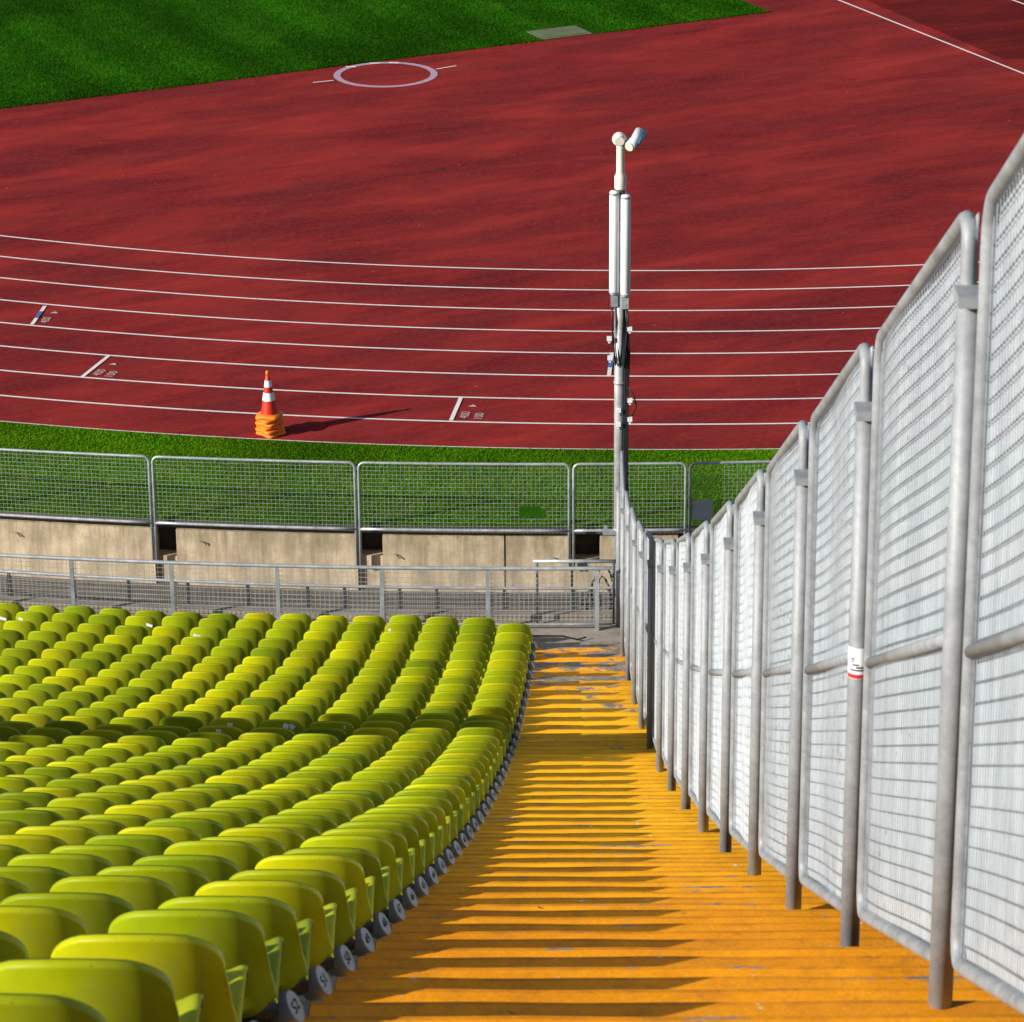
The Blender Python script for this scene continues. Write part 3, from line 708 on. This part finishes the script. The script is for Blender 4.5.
# ------------------------------------------------------------------ front rail, moat rail
def rail(name, label, Yr, zt, zb, posts, x0, x1, sp, mats, tr, pr, gap):
    e = empty(name, (1.3, Yr, zb), label, 'railing'); r = sR(Yr)
    def P(x, t):
        return Vector((x, SC[1] - math.sqrt(r*r - (x-SC[0])**2), t))
    n = 30
    k = MB(); k.tube([P(x0+(x1-x0)*g/n, zt) for g in range(n+1)], tr, 10, ref=(0,1,0)); local(e, k).build('top_rail', mats[0], e)
    k = MB(); k.tube([P(x0+(x1-x0)*g/n, zb+.09) for g in range(n+1)], tr*.55, 8, ref=(0,1,0)); local(e, k).build('bottom_rail', mats[0], e)
    for x in posts:
        p = P(x, 0); k = MB(); k.box((p.x, p.y, (zt+zb)/2 - tr*.5), (pr, pr, zt-zb-tr)); local(e, k).build('post', mats[1], e)
    k = MB(); nh = int((zt-zb-.1)/gap)
    for q in range(1, nh): k.tube([P(x0+(x1-x0)*g/n, zb+.09+(zt-zb-.1)*q/nh) for g in range(n+1)], .0030, 4, caps=False, ref=(0,1,0))
    nv = int((x1-x0)/sp)
    for q in range(nv): k.tube([P(x0+(x1-x0)*q/nv, zb+.09), P(x0+(x1-x0)*q/nv, zt)], .0028, 4, caps=False, ref=(0,1,0))
    local(e, k).build('wire_mesh', M['wire_far'], e)
    return e
fr = rail('front_railing', 'pale galvanised railing with wire mesh in front of the first seat row', 42.4, 2.165, DK-.02,
     [-11.5,-10.1,-8.7,-7.3,-5.925,-4.567,-3.141,-1.742,-.33,1.123], -12.5, 1.33, .062, (M['galv_far'], M['galv_far']), .026, .052, .062)
rail('moat_railing', 'lower dark railing standing in the moat behind the front railing', 47.2, -.12, FL,
     [-11.2,-10.2,-9.3,-8.3,-7.58,-6.6,-5.75,-4.85,-3.95,-3.05,-2.5,-1.68,-1.13,-.12,.9,1.9], -12.5, 2.2, .07, (M['galv_far'], M['rail_dark']), .024, .05, .07)
t = empty('gate_bar', (.83, 42.62, DK-.02), 'short pale bar standing above the right end of the front railing', 'rail')
k = MB(); k.tube([(-.56,0,.915),(.56,0,.905)], .026, 10, ref=(0,1,0)); k.build('bar', M['galv_far'], t)
for x in (-.5, .52):
    k = MB(); k.tube([(x,0,.0),(x,0,.9)], .018, 8); k.build('post', M['rail_dark'], t)
t = empty('black_cable', (.55, 41.9, DK), 'black cable lying on the grey deck beside the railing', 'cable')
k = MB(); k.tube([(-.55,.10,.02),(-.3,.22,.03),(-.1,.16,.05),(.12,.2,.03),(.3,.1,.02),(.42,.18,.02)], .011, 8); k.build('cable', M['black'], t)

# ------------------------------------------------------------------ camera pole
e = empty('camera_pole', (1.62, 48.55, FL), 'tall grey pole with white antennas and two camera heads on top', 'pole')
def L_(x, y, z): return (x, y, z - FL)
k = MB(); k.tube([L_(0,0,FL), L_(0,0,5.15)], .082, 20); k.build('pole', M['pole'], e)
k = MB(); k.tube([L_(0,0,5.1), L_(0,0,5.62)], .068, 16); k.build('collar', M['rail_dark'], e)
k = MB(); k.lathe(L_(0,0,5.62), [(.0,0),(.085,0),(.088,.02),(.088,.19),(.07,.22),(.062,.26),(.06,.62),(.066,.66),(0,.67)], 20); k.build('neck', M['cream'], e)
for ax, ay, z0, z1 in ((-.088,-.055,4.03,5.60), (.074,-.075,4.0,5.55), (.02,.12,4.03,5.55)):
    k = MB(); N = 16; ring = [(math.cos(2*math.pi*i/N)*.074, math.sin(2*math.pi*i/N)*.07) for i in range(N)]
    k.grid([[L_(ax+x*q, ay+y*q, z) for x, y in ring] for q, z in ((.0,z0),(.86,z0),(1,z0+.02),(1,z1-.02),(.86,z1),(.0,z1))], True, True)
    a = k.build('antenna', M['white'], e)
    for zz in (z0+.02, z1-.05):
        k = MB(); k.grid([[L_(ax+x*q, ay+y*q, z) for x, y in ring] for q, z in ((1.0,zz),(1.045,zz),(1.045,zz+.03),(1.0,zz+.03))], True, True); k.build('end_band', M['galv_far'], a)
    for zz in (z0+.25, z1-.3):
        k = MB(); k.box(L_(ax*.5, ay*.5, zz), (abs(ax)+.02, .03, .05)); k.build('mount', M['galv_far'], a)
    k = MB(); k.box(L_(ax, ay, z0-.10), (.10,.09,.17)); k.build('connector', M['galv_far'], a)
    for dx in (-.03, .03):
        k = MB(); k.tube([L_(ax+dx,ay,z0-.18), L_(ax+dx*1.2,ay-.02,z0-.42), L_(ax*.8+dx,ay,z0-.75), L_(ax*.4+dx,ay*.8-.05,z0-1.1)], .012, 6); k.build('cable', M['black'], a)
def sph(c, r, n=14):
    q = MB(); q.lathe(c, [(r*math.sin(math.pi*i/n), -r*math.cos(math.pi*i/n)) for i in range(n+1)], 20); return q
k = sph((0,0,0), .105); hd = k.build('camera_head', M['cream'], e); hd.location = L_(-.02,-.02,6.37)
k = MB(); k.tube([(0,-.06,0),(0,-.115,-.005)], [.075,.068], 18, ref=(0,0,1)); k.build('lens_cover', M['cream'], hd)
k = MB(); k.tube([(-.09,-.16,-.05),(0,0,0),(.07,.16,.09)], [.078,.078,.074], 18, ref=(0,0,1)); ch = k.build('camera_housing', M['white'], e); ch.location = L_(.215,.02,6.34)
k = MB(); k.tube([(-.091,-.163,-.051),(-.1,-.18,-.056)], [.07,.062], 18, ref=(0,0,1)); k.build('lens_cover', M['cream'], ch)
k = MB(); k.tube([(.0,-.10,-.045),(.135,.16,.08)], [.05,.05], 10, ref=(0,0,1)); k.build('sun_shield', M['bluegrey'], ch)
k = MB(); k.tube([L_(.02,0,6.33), L_(.19,.02,6.36)], .03, 10, ref=(0,0,1)); k.build('bracket', M['cream'], e)
for dx in (.075, .10, .12):
    k = MB(); k.tube([L_(dx-.02,-.06,3.9), L_(dx,-.07,3.4), L_(dx+.02,-.05,3.1), L_(dx,-.07,2.6), L_(dx-.005,-.07,1.2), L_(dx-.005,-.07,-.2)], .016, 6); k.build('cable', M['black'], e)
k = MB(); k.tube([L_(.10,-.07,2.62), L_(.20,-.08,2.48), L_(.25,-.08,2.28), L_(.19,-.08,2.14), L_(.10,-.07,2.12)], .012, 6); k.build('cable', M['black'], e)
for x, z in ((.15,2.38),(.15,2.08),(-.02,2.22),(-.02,2.0),(-.16,3.35),(-.15,3.05),(.14,3.5)):
    k = MB(); k.box(L_(x,-.09,z), (.07,.06,.06)); k.box(L_(x,-.085,z-.045), (.03,.03,.05)); k.build('cable_clip', M['white'], e)
for z in (.27, 2.95, 2.62):
    k = MB(); k.tube([L_(0,0,z), L_(0,0,z+.035)], .092, 18); k.build('band', M['galv_far'], e)
k = MB(); k.box(L_(-.14,-.05,.24), (.22,.05,.05)); k.box(L_(-.20,.1,.22), (.05,.3,.05)); k.build('wall_bracket', M['galv_far'], e)
t = empty('cable_tangle', (1.28, 48.15, FL), 'black cables hanging in loops beside the pole foot', 'cable')
k = MB()
for q in range(6):
    w = rng.uniform(-.3,.3,3); pts = [(math.cos(a_)*(.13+w[0]*.3) + w[1]*.4, w[2]*.3, .40 + w[2]*.4 + math.sin(a_)*(.26+w[1]*.6) + .04*math.sin(3*a_+q)) for a_ in np.linspace(0, 2*math.pi, 15)[:-1]]
    k.tube(pts, .016, 6, True)
k.build('cable', M['black'], t)

# ------------------------------------------------------------------ cone stack
def cone_meshes():
    k = MB(); ring = []
    rr = lambda a: .196 / (abs(math.cos(a))**6 + abs(math.sin(a))**6)**(1/6)
    N = 48
    for q, z in ((.62,.0),(.97,0),(1,.012),(1,.034),(.96,.045),(.64,.062)):
        ring.append([(math.cos(2*math.pi*i/N)*rr(2*math.pi*i/N)*q, math.sin(2*math.pi*i/N)*rr(2*math.pi*i/N)*q, z + .008*math.cos(8*math.pi*i/N)*(q > .9)) for i in range(N)])
    k.grid(ring, True, True); base_ = k.mesh('base'); base_.materials.append(M['cone_orange'])
    rad = lambda z: .142 - (.142-.026)*(z-.05)/.70
    def seg(z0, z1, off=0):
        q = MB(); q.lathe((0,0,0), [(rad(z0)+off, z0), (rad(z1)+off, z1)], 24); return q
    k = MB(); k.lathe((0,0,0), [(rad(z), z) for z in (.04,.2,.4,.6,.74)] + [(.0,.745)], 24); body = k.mesh('body'); body.materials.append(M['cone_red'])
    w1 = seg(.29,.425,.003).mesh('reflective_band'); w1.materials.append(M['cone_white'])
    w2 = seg(.52,.63,.003).mesh('reflective_band'); w2.materials.append(M['cone_white'])
    k = MB(); k.lathe((0,0,0), [(.026,.735),(.030,.745),(.028,.775),(.018,.79),(0,.792)], 14); tip = k.mesh('tip'); tip.materials.append(M['cone_orange'])
    return base_, body, w1, w2, tip
CM = cone_meshes()
for i in range(6):
    lab = 'topmost traffic cone of the stack, orange red with two white bands' if i == 5 else \
          f'bright orange traffic cone base, {["lowest","second lowest","third lowest","fourth lowest","fifth lowest"][i]} in the cone stack on the track'
    t = empty('traffic_cone', (-3.99 + random.uniform(-.012,.012), 53.65 + random.uniform(-.012,.012), .006 + .062*i), lab, 'traffic cone', 'traffic cones in one stack on the track', random.uniform(0, 1.5))
    t.rotation_euler.x = random.uniform(-.05,.05); t.rotation_euler.y = random.uniform(-.05,.05)
    for nm, me in zip(('base','body','reflective_band','reflective_band','tip'), CM):
        if i < 5 and nm != 'base' and nm != 'body': continue
        link(nm, me, t)

# ------------------------------------------------------------------ roof pylon of the stadium (left of the frame; its shadow crosses the stand)
px_, py_ = -22.0, 30.9 - .512*22.5
t = empty('roof_pylon', (px_, py_, Lz(py_)-.3), 'tall grey steel pylon of the stadium roof left of the picture', 'pylon')
k = MB(); k.lathe((0,0,0), [(0,0),(.95,0),(1.05,6),(1.08,22),(1.0,40),(.7,52),(0,52.2)], 32); k.build('shaft', M['pylon'], t)
k = MB(); k.lathe((0,0,0), [(1.4,0),(1.4,.6),(1.0,.7)], 32); k.build('foot', M['conc'], t)

# ------------------------------------------------------------------ light, sky, camera
Ld = Vector((.819, .42, -.391)).normalized()
sun = bpy.data.lights.new('sun', 'SUN'); sun.energy = 5.0; sun.angle = R(.53); sun.color = (1.0, .955, .875)
so = link('sun', sun); so.rotation_euler = Ld.to_track_quat('-Z', 'Y').to_euler()
w = bpy.data.worlds.new('World'); S.world = w; w.use_nodes = True
nt = w.node_tree; bg = nt.nodes['Background']; sky = nt.nodes.new('ShaderNodeTexSky'); sky.sky_type = 'NISHITA'; sky.sun_disc = False
sky.sun_elevation = math.asin(-Ld.z); sky.sun_rotation = math.atan2(-Ld.x, -Ld.y) % (2*math.pi)
nt.links.new(sky.outputs[0], bg.inputs[0]); bg.inputs[1].default_value = .075
cam = bpy.data.cameras.new('camera'); co = link('camera', cam); S.camera = co
cam.sensor_fit = 'HORIZONTAL'; cam.sensor_width = 36; cam.lens = F*36/1024; cam.clip_start = .5; cam.clip_end = 4000
co.matrix_world = Matrix.Translation((0,0,H)) @ Matrix.Rotation(math.pi/2 - PITCH, 4, 'X') @ Matrix.Rotation(ROLL, 4, 'Z')
cam.dof.use_dof = True; cam.dof.focus_distance = 42; cam.dof.aperture_fstop = 16
S.view_settings.view_transform = 'Standard'; S.view_settings.look = 'None'; S.view_settings.exposure = 0.45; S.view_settings.gamma = 1
S.render.resolution_x = 1024; S.render.resolution_y = 1022
S.cycles.transparent_max_bounces = 24; S.cycles.max_bounces = 8
print('SEATS', len(SEATS), 'objects', len(bpy.data.objects))
